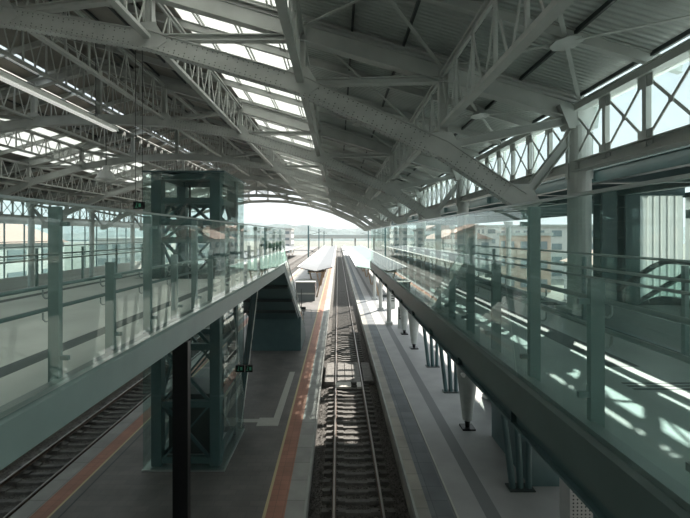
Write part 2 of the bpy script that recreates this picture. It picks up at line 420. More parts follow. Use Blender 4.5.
girder(mir(-7.2), 4.78, up_z(-7.2)-.1, 'first lattice girder left of the ridge')
girder(mir(-4.05), 4.2, up_z(-4.05)-.1, 'lattice girder at the right edge of the left skylight')
girder(mir(-.8), 3.26, up_z(-.8)-.1, 'lattice girder at the left edge of the left skylight')
girder(mir(2.25), 2.33, up_z(2.25)-.1, 'lattice girder nearest the far left wall')

# roof skin
def slab(x0, x1, y0, y1, off=.30, th=.03):
    a, b = up_z(x0)+off, up_z(x1)+off
    return MB().add([(x0,y0,z(a)),(x1,y0,z(b)),(x1,y1,z(b)),(x0,y1,z(a)),(x0,y0,z(a)+th),(x1,y0,z(b)+th),(x1,y1,z(b)+th),(x0,y1,z(a)+th)],
                     [(0,3,2,1),(4,5,6,7),(0,1,5,4),(1,2,6,5),(2,3,7,6),(3,0,4,7)])
def roofpiece(name, x0, x1, m, label):
    return struct(slab(x0, x1, YN, YF+1.0), name, m, label, 'roof')
EV = 5.75
EC = 5.15
roofpiece('window_6', EC, EV, M['window'], 'clear glazed strip along the eave above the right walkway')
r1 = roofpiece('ceiling', -.9, EC, M['roof_r'], 'grey metal sheet roof sloping down to the right above the right walkway')
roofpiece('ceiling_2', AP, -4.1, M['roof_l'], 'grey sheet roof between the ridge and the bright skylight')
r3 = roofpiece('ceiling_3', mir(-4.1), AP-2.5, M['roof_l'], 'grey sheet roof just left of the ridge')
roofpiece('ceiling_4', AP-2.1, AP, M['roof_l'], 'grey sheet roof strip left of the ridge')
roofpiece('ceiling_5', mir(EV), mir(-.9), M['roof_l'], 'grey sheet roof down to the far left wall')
sk1 = struct(slab(-4.1, -.9, YN, YF+1.0), 'window_1', M['skylight'], 'bright translucent skylight strip over the tracks', 'skylight')
sk2 = struct(slab(mir(-.9), mir(-4.1), YN, YF+1.0), 'window_2', M['skylight'], 'bright translucent skylight strip in the left roof slope', 'skylight')
# rafters and glazing bars
raf = []
def raf_line(y):
    for (a, b, par, nm) in ((EV-.1, -.9, r1, 'rafter'), (-.9, -4.1, sk1, 'rafter'), (-4.1, AP, bpy.data.objects['ceiling_2'], 'rafter'), (AP, mir(-4.1), r3, 'rafter'), (mir(-4.1), mir(-.9), sk2, 'rafter'), (mir(-.9), mir(EV-.1), bpy.data.objects['ceiling_5'], 'rafter')):
        MB().ibeam((a,y,z(up_z(a)+.19)), (b,y,z(up_z(b)+.19)), .10, .2, .015).obj(nm, M['steel'], par)
for k in range(28):
    raf_line(.6+2.1*k)
def bars(par, xs, wd, h, off, mt='steel', nm='glazing_bar'):
    for x in xs:
        MB().sq((x,YN,z(up_z(x)+off)), (x,YF+.9,z(up_z(x)+off)), wd, h).obj(nm, M[mt], par)
bars(sk1, [x+d for x in (-1.45,-2.5,-3.55) for d in (-.05,.05)], .03, .06, .27)
bars(sk2, [mir(x+d) for x in (-1.45,-2.5,-3.55) for d in (-.05,.05)], .03, .06, .27)
bars(r1, [5.15, 3.9, 2.5, 1.4, .3], .05, .08, .27, 'darksteel', 'purlin')
bars(bpy.data.objects['ceiling_2'], [-5.2,-6.3,-7.4,-8.5], .05, .08, .27, 'darksteel', 'purlin')
bars(r3, [mir(x) for x in (-5.2,-6.3,-7.4)], .05, .08, .27, 'darksteel', 'purlin')
bars(bpy.data.objects['ceiling_5'], [mir(x) for x in (4.7,3.6,2.5,1.4,.3)], .05, .08, .27, 'darksteel', 'purlin')
# wind bracing: crossed flats with a centre plate, two per bay on the right slope
for k in range(-1, 6):
    for half_ in (0, 1):
        ya = 9+8.4*k+4.2*half_; yb = ya+4.2; ym = (ya+yb)/2
        for (xa, xb) in ((5.2, 2.3), (2.2, -.75)):
            if ya < 2: continue
            xm = (xa+xb)/2; m = MB()
            g = lambda x, y: (x, y, z(up_z(x)+.06))
            m.sq(g(xa,ya), g(xb,yb), .07, .015); m.sq(g(xa,yb), g(xb,ya), .07, .015)
            o = m.obj('wind_brace', M['steel'], r1)
            mp = MB(); n = 8
            mp.prism([(xm+.24*math.cos(math.pi*(i+.5)/4), ym+.30*math.sin(math.pi*(i+.5)/4)) for i in range(n)], 'z', z(up_z(xm)+.03), z(up_z(xm)+.05))
            mp.obj('brace_plate', M['steel'], r1)

# clerestory: lattice band with windows above the columns, both sides
def clerestory(sx, label, wl, name, wname):
    x = XR-.1 if sx > 0 else XL+.1; xo = x+sx*.34
    t = thing('clerestory_girder', label, 'lattice girder', (x, 0, E), 'lattice bands above the columns')
    y0, y1 = 0.6, YF
    MB().ibeam((0,y0,1.45), (0,y1,1.45), .26, .22, .02).obj('bottom_chord', M['steel'], t)
    MB().bar((0,y0,2.68), (0,y1,2.68), [(-.1,.1,-.06,.06),(-.14,.14,.06,.08)]).obj('top_chord', M['steel'], t)
    bays = [y0]+YT
    for bi, (a, b) in enumerate(zip(bays, bays[1:])):
        m = MB(); n = 8; pm = m
        for i in range(n):
            ya, yb = a+(b-a)*i/n, a+(b-a)*(i+1)/n
            m.sq((0,ya,1.45), (0,ya,2.68), .09, .09)
            m.sq((.01,ya,1.55), (.01,yb,2.6), .05, .015, up=(1,0,0)); m.sq((-.01,ya,2.6), (-.01,yb,1.55), .05, .015, up=(1,0,0))
            for zz in (1.6, 2.55):
                pm.box(-.03, -.015, ya-.17, ya+.17, zz-.13, zz+.13)
            pm.box(-.02, -.005, (ya+yb)/2-.05, (ya+yb)/2+.05, 2.02, 2.12)
        m.obj('web', M['steel'], t)
    g = struct(MB().box(xo-.01, xo+.01, YN, YF, z(1.5), z(2.75)), name, M['window'], wl, 'window')
    f = MB().box(xo-.05,xo+.05,YN,YF,z(1.4),z(1.52)).box(xo-.05,xo+.05,YN,YF,z(2.7),z(2.85))
    for k in range(int((YF-YN)/2.1)): f.box(xo-.045,xo+.045,YN+.6+k*2.1,YN+.68+k*2.1,z(1.5),z(2.75))
    f.obj('window_frame', M['white'], g)
clerestory(1, 'crossed lattice band above the right hand columns with bright windows behind', 'clerestory glazing above the right walkway', 'window_3', 0)
clerestory(-1, 'crossed lattice band above the far left columns', 'clerestory glazing at the far left', 'window_4', 0)

# left wall: glazed facade on a solid base; back wall behind the camera
XW = XL-1.1
struct(MB().box(XW-.2, XW, YN, YF, -1, z(-3.4)), 'wall_left', M['render'], 'pale wall below the windows at the far left of the hall', 'wall')
g = struct(MB().box(XW-.11, XW-.09, YN, YF, z(-3.4), z(.9)), 'window_5', M['window'], 'tall glazed wall at the far left of the hall', 'window')
for k in range(30):
    y = YN+2.1*k+1
    MB().box(XW-.15, XW-.05, y, y+.07, z(-3.4), z(.9)).obj('mullion', M['teal'], g)
for zz in (-2.0, -.6): MB().box(XW-.14, XW-.06, YN, YF, z(zz), z(zz)+.06).obj('transom', M['teal'], g)
struct(MB().box(XW-.2, XW+.05, YN, YF, z(.9), z(1.45)), 'trim_6', M['steel'], 'steel lintel over the far left windows', 'lintel')
struct(MB().box(XW-1, 14, YN-.3, YN, -1, z(8)), 'wall_back', M['concrete'], 'end wall behind the viewpoint', 'wall')

# ============================================================ WALKWAYS
# left walkway X -9.3 .. -3.03, deck top at z(-1.66), Y from -6 to 24
DZ = -1.66
LX, LX2, LY = -3.03, -9.3, 24.0
wl = thing('walkway', 'raised walkway deck on the left with a pale floor and grey green edge beam', 'walkway', (0, 0, E))
TX0, TX1, TY0, TY1 = -7.75, -4.3, 15.9, 19.9       # opening round the lift
m = MB()
for (a,b,c,d) in ((LX2,LX-.12,-6,TY0),(LX2,TX0,TY0,TY1),(TX1,LX-.12,TY0,TY1),(LX2,LX-.12,TY1,LY)):
    m.box(a,b,c,d,DZ-.2,DZ)
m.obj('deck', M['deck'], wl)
m = MB().prism([(LX-.16,DZ-.44),(LX+.02,DZ-.44),(LX+.02,DZ-.04),(LX-.03,DZ+.0),(LX-.16,DZ+.0)], 'y', -6, LY)
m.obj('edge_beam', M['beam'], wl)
MB().box(LX-.14, LX-.02, -6, LY, DZ, DZ+.05).obj('kerb_channel', M['stainless'], wl)
MB().box(LX2, LX2+.16, -6, LY, DZ-.44, DZ+.05).obj('edge_beam', M['beam'], wl)
for k in range(8):
    MB().ibeam((LX-.16, 1+3.2*k, DZ-.36), (LX2+.16, 1+3.2*k, DZ-.36), .18, .32, .02).obj('cross_beam', M['teal'], wl) if not (TY0-.2 < 1+3.2*k < TY1+.2) else None
MB().box(LX-.14-1.05, LX-.14-.75, -6, LY, DZ, DZ+.004).obj('dark_strip', M['deck_dark'], wl)  # handrail shadow drawn on the deck as a dark strip
MB().box(LX2+.75, LX2+1.05, -6, LY, DZ, DZ+.004).obj('dark_strip', M['deck_dark'], wl)  # matching painted shadow strip along the far railing
# right walkway
RX, RX2, RY = 2.08, 4.75, 27.0
wr = thing('walkway', 'raised walkway deck on the right with grey floor and edge beam darkened for shade', 'walkway', (0, 0, E))
struct(MB().box(RX2+.01, 10.4, -6, 10.0, z(DZ-.2), z(DZ-.01)), 'floor_14', M['deck_dark'], 'dark floor beside the right walkway where the escalator starts', 'floor')
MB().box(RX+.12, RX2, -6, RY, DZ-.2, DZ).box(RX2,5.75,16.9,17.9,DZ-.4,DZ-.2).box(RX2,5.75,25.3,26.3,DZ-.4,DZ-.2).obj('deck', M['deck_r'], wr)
MB().prism([(RX+.16,DZ-.43),(RX-.02,DZ-.43),(RX-.02,DZ-.04),(RX+.03,DZ),(RX+.16,DZ)], 'y', -6, RY).obj('edge_beam', M['beam_shaded'], wr)
MB().box(RX+.13, RX+.16, -6, RY, DZ-.66, DZ-.43).box(RX+.07, RX+.28, -6, RY, DZ-.69, DZ-.66).obj('lower_flange', M['teal'], wr)
for k in range(14): MB().box(RX+.06, RX+.13, -4+2.3*k, -3.97+2.3*k, DZ-.66, DZ-.43).obj('stiffener', M['teal'], wr)
MB().box(RX+.02, RX+.14, -6, RY, DZ, DZ+.05).obj('kerb_channel', M['stainless'], wr)
MB().box(RX2-.1, RX2, -6, RY, DZ-.5, DZ+.06).obj('edge_beam', M['teal'], wr)
for k in range(16):
    y = -4+2.0*k
    MB().ibeam((RX+.13, y, DZ-.36), (RX2-.1, y, DZ-.36), .14, .3, .02).obj('cross_beam', M['teal'], wr)
MB().box(RX+1.32, RX+1.72, 5.3, RY, DZ, DZ+.004).obj('dark_strip', M['deck_dark'], wr)
for k in range(3):
    MB().box(RX+1.1, RX2-.1, 4.5+k*.09, 4.54+k*.09, DZ, DZ+.004).obj('floor_groove', M['deck_dark'], wr)

def railing(x, sgn, y0, y1, gm, label, inner=1, step=1.15, top=2.0, full=True, start=0):
    """glass railing: panels, alternating tall and short posts on the deck side, top rail, two handrails"""
    t = thing('glass_railing', label, 'railing', (x, 0, E), None)
    n = int(round((y1-y0)/step)); gz0, gz1 = DZ+.02, DZ+top
    p0 = MB().box(-.006, .006, .01, step-.01, gz0, gz1)
    first = None; tall = None; short = None
    for i in range(n):
        y = y0+i*step
        if first is None: first = p0.obj('glass_panel', gm, t, (0, y, 0))
        else:
            c = first.copy(); c.location = (0, y, 0); C.objects.link(c); c.parent = t
        isT = (i+start) % 2 == 0
        hh = gz1-.02 if isT else DZ+1.28
        key = 'T' if isT else 'S'
        src = tall if isT else short
        if src is None:
            pm = MB().box(sgn*.10, sgn*.22, -.035 if isT else -.03, .035 if isT else .03, DZ, hh)
            pm.box(sgn*.09, sgn*.12, -.02, .02, DZ+.3, DZ+.36).box(sgn*.005, sgn*.1, -.02, .02, hh-.22, hh-.17).box(sgn*.005, sgn*.1, -.02, .02, DZ+.25, DZ+.3)
            src = pm.obj('post', M['beam'], t, (0, y+.14, 0))
            for hz in (1.06, .80):
                br = MB(); pts = [V((sgn*.2,0,DZ+hz-.10)), V((sgn*.27,0,DZ+hz-.12)), V((sgn*.30,0,DZ+hz-.09)), V((sgn*.30,0,DZ+hz-.02))]
                for a, b in zip(pts, pts[1:]): br.tube(a, b, .009, n=6)
                br.obj('bracket', M['stainless'], src)
            if isT: tall = src
            else: short = src
        else:
            c = src.copy(); c.location = (0, y+.14, 0); C.objects.link(c); c.parent = t
            for k in src.children:
                d = k.copy(); C.objects.link(d); d.parent = c
    MB().box(-.025, .025, y0, y1, gz1-.005, gz1+.022).obj('top_rail', M['stainless'], t)
    for hz in (1.07, .81):
        MB().tube((sgn*.30, y0, DZ+hz), (sgn*.30, y1, DZ+hz), .024, n=10).obj('handrail', M['stainless' if sgn > 0 else 'beam'], t)
    return t
railing(LX, -1, 1.15, 24.15, M['glass'], 'tall glass railing along the track side of the left walkway', start=1)
railing(RX, 1, .06, 26.9, M['glass_r'], 'tall green tinted glass railing along the track side of the right walkway', start=0)
def lowrail(x, y0, y1, label, sgn=1, gm='window'):
    t = thing('glass_railing', label, 'railing', (x, 0, E))
    n = int((y1-y0)/2.3)
    for i in range(n):
        y = y0+i*2.3
        MB().box(-.006,.006,.02+y,y+2.28,DZ+.12,DZ+1.28).obj('glass_panel', M['glass'], t)
        MB().box(-.03,.03,y-.03,y+.03,DZ,DZ+1.25).obj('post', M['beam'], t)
    MB().tube((0,y0,DZ+1.31),(0,y0+n*2.3,DZ+1.31),.02,n=8).obj('top_rail', M['stainless'], t)
    for hz in (1.06,.90):
        MB().tube((-sgn*.08,y0,DZ+hz),(-sgn*.08,y0+n*2.3,DZ+hz),.025,n=8).obj('handrail', M['stainless'], t)
    return t
lowrail(LX2+.12, -1, 24, 'glass railing along the far side of the left walkway', -1)
lowrail(RX2-.12, 1, 26.3, 'low glass railing along the far side of the right walkway', 1)

# black post under the left walkway
t = thing('support_column', 'black steel column under the left walkway edge beam, cut by the bottom of the picture', 'column', (-3.13, 8.35, 0))
MB().box(-.13,.17,-.08,.08,.03,z(DZ-.45)).obj('shaft', M['black'], t)
MB().box(-.28,.28,-.26,.26,0,.03).obj('base_plate', M['black'], t)
# slanted strut at the end of the left walkway
t = thing('support_strut', 'slanted dark teal strut leaning from the lift foot up to the left walkway', 'strut', (-4.72, 19.85, 0))
MB().sq((0,0,0),(.86,0,z(DZ-.44)),.26,.2,up=(0,1,0)).obj('shaft', M['teal'], t)
MB().tube((.17,-.12,.05),(1.01,-.12,z(DZ-.44)),.022,n=8).obj('pale_edge', M['white'], t)
MB().box(-.25,.3,-.2,.2,0,.03).obj('base_plate', M['darksteel'], t)
def vprop(x, y, label, grp='splayed steel props under the walkways', zt=DZ-.45, d=1):
    t = thing('splayed_support', label, 'column', (x, y, 0), grp)
    MB().box(-.45,.45,-.25,.25,0,.04).obj('base_plate', M['darksteel'], t)
    for sx_, top in ((-.28,-1.1*d),(0.0,-.35*d),(.3,.3*d)):
        MB().tube((sx_,0,.04),(top,0,z(zt)),.115,n=12).obj('leg', M['teal'], t)
    return t

# stairs at the end of left walkway
st = thing('staircase', 'enclosed staircase going down from the end of the left walkway to the platform', 'stairs', (0,0,0))
sy0, sl = 24.0, .5
x0, x1 = -6.9, -3.1
ye = sy0+(z(DZ))/sl
MB().add([(x0,sy0,z(DZ)-.45),(x1,sy0,z(DZ)-.45),(x1,ye-.9,0),(x0,ye-.9,0),(x0,sy0,z(DZ)-.3),(x1,sy0,z(DZ)-.3),(x1,ye-.6,0),(x0,ye-.6,0)],
         [(0,3,2,1),(4,5,6,7),(0,1,5,4),(1,2,6,5),(2,3,7,6),(3,0,4,7)]).obj('soffit', M['teal'], st)
for i in range(44):
    zz = z(DZ)-(i+1)*z(DZ)/45; y = sy0+i*(ye-sy0)/45
    MB().box(x0+.05,x1-.05,y,y+.34,zz-.04,zz).obj('step', M['concrete'], st)
for x in (x0, x1):
    MB().add([(x-.05,sy0,z(DZ)-.5),(x+.05,sy0,z(DZ)-.5),(x+.05,ye,0),(x-.05,ye,0),(x-.05,sy0,z(DZ)+.1),(x+.05,sy0,z(DZ)+.1),(x+.05,ye+.3,.25),(x-.05,ye+.3,.25)],
         [(0,3,2,1),(4,5,6,7),(0,1,5,4),(1,2,6,5),(2,3,7,6),(3,0,4,7)]).obj('stringer', M['teal'], st)
    MB().tube((x,sy0,z(DZ)+1.05),(x,ye,1.0),.03,n=8).obj('handrail', M['stainless'], st)
    MB().add([(x-.006,sy0,z(DZ)+.1),(x+.006,sy0,z(DZ)+.1),(x+.006,ye,.2),(x-.006,ye,.2),(x-.006,sy0,z(DZ)+1.0),(x+.006,sy0,z(DZ)+1.0),(x+.006,ye,.95),(x-.006,ye,.95)],
         [(0,3,2,1),(4,5,6,7),(0,1,5,4),(1,2,6,5),(2,3,7,6),(3,0,4,7)]).obj('glass_side', M['glass'], st)
for k in range(3):
    y = 26+2.4*k; zz = z(DZ)-.5-(y-sy0)*sl
    MB().box(x0,x1,y-.08,y+.08,zz-.16,zz+.05).obj('cross_beam', M['darksteel'], st)
tag(MB().prism([(33.0,0),(33.0,2.65),(33.6,2.62),(38.0,.0)], 'x', x0-.1, x1+.18).obj('stair_enclosure', M['teal']),
    'flat dark teal wall closing the space under the left staircase', 'enclosure')

# lift tower
lt = thing('lift_tower', 'teal steel and glass lift tower rising through the left walkway', 'lift', (0,0,0))
lx0, lx1, ly0, ly1, lh = -7.3, -4.62, 16.4, 19.4, z(2.42)
for (x, y) in ((lx0,ly0),(lx1,ly0),(lx0,ly1),(lx1,ly1)):
    ax, ay = (x+.195 if x == lx0 else x-.195), (y+.195 if y == ly0 else y-.195)
    MB().box(ax-.195,ax+.195,ay-.195,ay+.195,0,lh).obj('corner_column', M['teal'], lt)
lv = [.25, 2.45, 4.7, 6.9, 8.9, z(.5), z(1.35), lh-.12]
for zz in lv:
    m = MB()
    m.box(lx0+.39,lx1-.39,ly0+.08,ly0+.3,zz-.12,zz+.12); m.box(lx0+.39,lx1-.39,ly1-.3,ly1-.08,zz-.12,zz+.12)
    m.box(lx0+.08,lx0+.3,ly0+.39,ly1-.39,zz-.12,zz+.12); m.box(lx1-.3,lx1-.08,ly0+.39,ly1-.39,zz-.12,zz+.12)
    m.obj('ring_beam', M['teal'], lt)
for i, (a, b) in enumerate(zip(lv, lv[1:])):
    if i == 6: continue
    for (p, q) in (((lx0+.39,ly0+.19),(lx1-.39,ly0+.19)),((lx0+.39,ly1-.19),(lx1-.39,ly1-.19)),((lx0+.19,ly0+.39),(lx0+.19,ly1-.39)),((lx1-.19,ly0+.39),(lx1-.19,ly1-.39))):
        m = MB(); mid = ((p[0]+q[0])/2, (p[1]+q[1])/2)
        if i >= 4:
            m.sq((p[0],p[1],a),(mid[0],mid[1],b),.13,.10); m.sq((q[0],q[1],a),(mid[0],mid[1],b),.13,.10)
        else:
            m.sq((p[0],p[1],a),(q[0],q[1],b),.12,.07); m.sq((q[0],q[1],a),(p[0],p[1],b),.07,.12)
        m.obj('diagonal', M['teal'], lt)
MB().box(lx0-.25,lx1+.25,ly0-.25,ly1+.25,lh,lh+.06).obj('roof_plate', M['teal'], lt)
for (a,b,c,d) in ((lx0-.22,lx1+.22,ly0-.22,ly0-.205),(lx0-.22,lx1+.22,ly1+.205,ly1+.22),(lx0-.22,lx0-.205,ly0-.2,ly1+.2),(lx1+.205,lx1+.22,ly0-.2,ly1+.2)):
    for k in range(4):
        MB().box(a,b,c,d,.06+k*lh/4,(k+1)*lh/4-.02).obj('glass_panel', M['liftglass'], lt)
MB().box(lx0-.26,lx1+.26,ly0-.26,ly1+.26,0,.05).obj('base_frame', M['stainless'], lt)
MB().box(lx0+.5,lx1-.5,ly0+.5,ly1-.5,.3,2.7).obj('lift_car', M['darksteel'], lt)
for k in (-1, 1): MB().box((lx0+lx1)/2+k*.7-.04,(lx0+lx1)/2+k*.7+.04,ly1-.55,ly1-.47,0.05,lh-.2).obj('guide_rail', M['darksteel'], lt)

# hanging signs
def hsign(x, y, zz, w_, h_, label, top):
    t = thing('hanging_sign', label, 'sign', (x, y, 0))
    MB().box(-w_/2,w_/2,-.06,.06,zz-h_/2,zz+h_/2).obj('case', M['black'], t)
    m = MB()   # running figure pictogram with arrow
    y_ = -.065; c = zz; s = h_
    m.box(-.12*s-.1*s,-.02*s-.1*s,y_,-.058,c+.22*s,c+.34*s).bar((-.15*s,y_+.003,c+.15*s),(-.28*s,y_+.003,c-.1*s),(-.04*s,.04*s,-.003,.003),up=(0,1,0)).bar((-.28*s,y_+.003,c-.1*s),(-.12*s,y_+.003,c-.34*s),(-.03*s,.03*s,-.003,.003),up=(0,1,0)).bar((-.26*s,y_+.003,c-.1*s),(-.42*s,y_+.003,c-.3*s),(-.03*s,.03*s,-.003,.003),up=(0,1,0))
    m.box(.05*s,.35*s,y_,-.058,c-.2*s,c+.25*s)
    m.obj('pictogram', M['green_sign'], t)
    for k in (-1,1): MB().tube((k*w_*.35,0,zz+h_/2),(k*w_*.35,0,top),.01,n=6).obj('hanger', M['darksteel'], t)
hsign(-3.72, 16.0, 4.02, .34, .26, 'small dark exit sign with a green pictogram hanging under the left walkway', z(DZ-.2))
hsign(-3.38, 16.0, 4.02, .28, .26, 'small dark sign beside the exit sign under the left walkway', z(DZ-.2))
hsign(-6.87, 14.5, z(1.02), .34, .26, 'small dark exit sign hanging left of the lift top', z(6.47))

# suspended light trunking and bell lamp
t = thing('light_trunking', 'long white light trunking hanging from the roof at upper left', 'light', (-7.5, 0, z(3.5)))
MB().prism([(-.10,0),(.10,0),(.06,.13),(-.06,.13)], 'y', 4.2, 14.2).obj('housing', M['white'], t)
MB().box(-.08,.08,4.3,14.1,-.03,0).obj('diffuser', M['tube'], t)
for y in (5.5, 9.2, 13): MB().tube((0,y,.1),(0,y,2.7),.008,n=6).obj('hanger', M['darksteel'], t)
def bell(x, y, zz, label):
    t = thing('bell_lamp', label, 'lamp', (x, y, zz), 'bell shaped lamps under the roof')
    prof = [(.0,.62),(.12,.62),(.14,.42),(.24,.36),(.34,.18),(.46,.02),(.46,-.03),(.40,-.03),(.30,.14),(.0,.2)]
    m = MB(); n = 20; vs = []; fs = []
    for r, h in prof:
        for i in range(n): vs.append((r*math.cos(2*math.pi*i/n), r*math.sin(2*math.pi*i/n), h))
    for j in range(len(prof)-1):
        for i in range(n): fs.append((j*n+i, j*n+(i+1)%n, (j+1)*n+(i+1)%n, (j+1)*n+i))
    m.add(vs, fs); m.obj('shade', M['white'], t)
    MB().tube((0,0,.6),(0,0,4.6),.015,n=6).obj('stem', M['darksteel'], t)
bell(-10.6, 19.2, z(2.55), 'white bell shaped lamp hanging left of the lift, under the roof')
bell(-10.6, 27.6, z(2.55), 'farther white bell shaped lamp hanging behind the lift tower')

# ============================================================ SUPPORTS UNDER THE RIGHT WALKWAY
def conec(x, y, label):
    t = thing('tapered_support', label, 'column', (x, y, 0), 'tapered pale supports under the right walkway')
    MB().tube((0,0,.4),(0,0,z(DZ-.5)),.22,1.0,n=24).obj('shaft', M['cone'], t)
    MB().tube((0,0,.06),(0,0,.4),.10,.14,n=12).obj('pin', M['black'], t)
    MB().box(-.3,.3,-.3,.3,0,.08).obj('base_plate', M['black'], t)
    return t
conec(6.1, 19.8, 'nearest pale tapering support with a white disc, under the right walkway')
conec(6.1, 33.7, 'second pale tapering support, standing past the row of teal props')
conec(6.1, 38.6, 'farthest pale tapering support near the sunlit end of the right platform')
d = MB().tube((5.8,19.55,2.65),(5.8,19.37,2.62),.11,n=16).obj('wall_disc', M['white']); tag(d, 'small white round disc fixed on the nearest tapering support', 'disc')
vprop(6.55, 15.1, 'nearest teal splayed props below the right walkway', zt=DZ-.5)
vprop(6.55, 24.4, 'middle teal splayed props below the right walkway', zt=DZ-.5)
vprop(6.55, 29.1, 'farthest teal splayed props below the right walkway', zt=DZ-.5)
cb = thing('carrier_beam', 'long dark teal carrier beam resting on the supports under the right walkway', 'beam', (0,0,0))
MB().ibeam((6.1,-6,z(DZ-.35)),(6.1,48,z(DZ-.35)),.3,.3,.03).obj('beam', M['teal'], cb)
MB().box(4.9,6.0,33.9,34.5,z(DZ-.4),z(DZ-.2)).obj('outrigger', M['teal'], cb)
for k in range(8):
    MB().ibeam((RX2,11.6+5*k,z(DZ-.32)),(6.0,11.6+5*k,z(DZ-.32)),.16,.3,.02).obj('outrigger', M['teal'], cb)
tag(MB().box(6.95, 9.2, 15.2, 15.4, 0, 3.9).box(6.95,7.1,15.4,19,0,3.9).obj('partition', M['teal']), 'flat teal partition standing behind the nearest splayed props', 'partition')

# small cream cabinet bottom right, perforated front
t = thing('perforated_cabinet', 'cream perforated cabinet partly hidden under the right walkway at the bottom', 'cabinet', (7.35, 12.4, 0))
MB().box(-.5,.7,0,.6,0,2.4).obj('body', M['render'], t)
m = MB()
for i in range(9):
    for j in range(18): m.tube((-.4+i*.12,-.004,.3+j*.11),(-.4+i*.12,.01,.3+j*.11),.028,n=6)
m.obj('perforation', M['darksteel'], t)
MB().tube((.1,-.05,1.5),(.1,0,1.5),.15,n=16).obj('dial', M['cone'], t)

# info pillar on right platform
def pillar(x, y, label, h=2.1):
    t = thing('information_pillar', label, 'info pillar', (x, y, 0))
    MB().box(-.45,.45,-.12,.12,0,h).obj('body', M['cone'], t)
    MB().box(-.36,.36,-.14,-.12,.9,h-.15).obj('screen', M['black'], t)
    m = MB()
    for k in range(3): m.box(-.3,.3,-.15,-.14,1.05+k*.3,1.2+k*.3)
    m.obj('display_lines', M['cone'], t)
pillar(6.3, 41.0, 'dark screened information pillar on the right platform past the props')
pillar(6.6, 52.0, 'farther information pillar in the sunlit part of the right platform', 2.3)

# ============================================================ RIGHT ANNEX
an = struct(MB().box(10.6, 10.75, 6, 15.2, z(DZ-.3), z(.4)), 'wall_right', M['concrete'], 'low wall at the right of the annex', 'wall')
bpy.data.objects.remove(an)
def cladding(y0, y1, zt, x, label):
    t = thing('cladding_panel', label, 'wall panel', (x, 0, 0), 'ribbed white wall panels')
    pts = []; n = int((y1-y0)/.3)
    for i in range(n):
        y = y0+i*.3
        pts += [(0,y),(0,y+.2),(-.05,y+.22),(-.05,y+.28)]
    pts.append((0,y1))
    vs = [(a,b,.0) for a,b in pts]+[(a,b,z(zt)) for a,b in pts]; k = len(pts)
    o = MB().add(vs, [(i,i+1,k+i+1,k+i) for i in range(k-1)]).obj('sheet', M['cladding'], t)
    md = o.modifiers.new('s', 'SOLIDIFY'); md.thickness = .012
    MB().box(-.08,.05,y0-.02,y1,z(zt)-.02,z(zt)+.12).obj('head_trim', M['teal'], t)
cladding(12.8, 14.6, 1.42, 10.5, 'ribbed white cladding panel behind the escalator, left section')
cladding(5.6, 12.7, 1.15, 10.5, 'ribbed white cladding panel at the right edge of the picture')
MB_ = MB().box(10.4,10.62,14.6,15.1,0,z(1.4)).obj('corner_post', M['cone']); tag(MB_, 'pale corner post at the left end of the white cladding', 'post')
for x, y, wd, lb in ((7.05,11.1,.38,'wide dark teal steel column just right of the nearest round column'), (8.43,12.2,.40,'dark teal steel column left of the white ribbed cladding')):
    t = thing('steel_column', lb, 'column', (x, y, 0))
    MB().bar((0,0,0),(0,0,z(1.2)),[(-wd/2,wd/2,-.2,-.17),(-wd/2,wd/2,.17,.2),(-.015,.015,-.17,.17)]).obj('shaft', M['teal'], t)
    for k in range(3): MB().box(-wd/2,wd/2,-.19,.19,z(-1+k*.9),z(-.98+k*.9)).obj('stiffener', M['teal'], t)
# annex beams and roof
ar = thing('annex_roof', 'teal beamed flat roof beside the hall beyond the right walkway', 'roof', (0,0,0))
MB().box(5.75, 10.4, -6, 15, z(1.62), z(1.68)).box(5.75, 14, 17.5, 29.5, z(1.62), z(1.68)).box(5.75, 10.4, 15, 17.5, z(1.62), z(1.68)).box(8.3, 14, 29.5, 52, z(1.62), z(1.68)).obj('roof_sheet', M['roof'], ar)  # sheets and gaps shaped to shade the platform and let sun patches through
for k in range(16):
    y = 3+3.2*k
    MB().ibeam((5.6,y,z(1.35)),(14 if y > 17 else 10.4,y,z(1.35)),.2,.34,.03).obj('cross_beam', M['teal'], ar)
for x in (5.75, 8.3, 13.9): MB().ibeam((x,-6 if x < 13 else 17.5,z(1.3)),(x,52,z(1.3)),.2,.3,.03).obj('long_beam', M['teal'], ar)
for k in range(3, 7):
    t = dup(c0, (13.9, YT[k], 0), '%s outer column carrying the annex roof on the right' % ord_[k])
    t.scale = (.8,.8,.86)
# escalator
es = thing('escalator', 'escalator going down behind the right walkway in front of white cladding', 'escalator', (0,0,0))
ey0, ey1 = 7.2, 10.7; tn = .577
def prof(y, h):
    return z(DZ)+h-(0 if y < ey1 else (y-ey1)*tn)
yb_ = ey1+z(DZ)/tn
for x in (8.2, 9.4):
    ys = [ey0, ey1-.5, ey1-.15, ey1+.2, ey1+.7, yb_]
    hs = [prof(ey0,1.0), prof(ey0,1.0), prof(ey0,.98), prof(ey1+.2,.97), prof(ey1+.7,.98), prof(yb_,1.0)]
    pts = [V((x,ey0,z(DZ)+.55)), V((x,ey0-.12,z(DZ)+.8))]+[V((x,a,b)) for a, b in zip(ys, hs)]
    MB().sweep(pts, .11, .10).obj('handrail', M['rubber'], es)
    up = [V((x,a,b-.05)) for a, b in zip(ys, hs)]; lo = [V((x,a,b-.85)) for a, b in zip(ys, hs)]
    m = MB(); vs = up+lo; k = len(up)
    m.add(vs, [(i,i+1,k+i+1,k+i) for i in range(k-1)])
    o = m.obj('balustrade', M['glass_r'], es); md = o.modifiers.new('s','SOLIDIFY'); md.thickness = .012
    m = MB()
    for a, b in zip(range(len(ys)-1), range(1,len(ys))):
        m.sq((x,ys[a],hs[a]-1.05),(x,ys[b],hs[b]-1.05),.16,.4)
    m.obj('skirt', M['beam_shaded'], es)
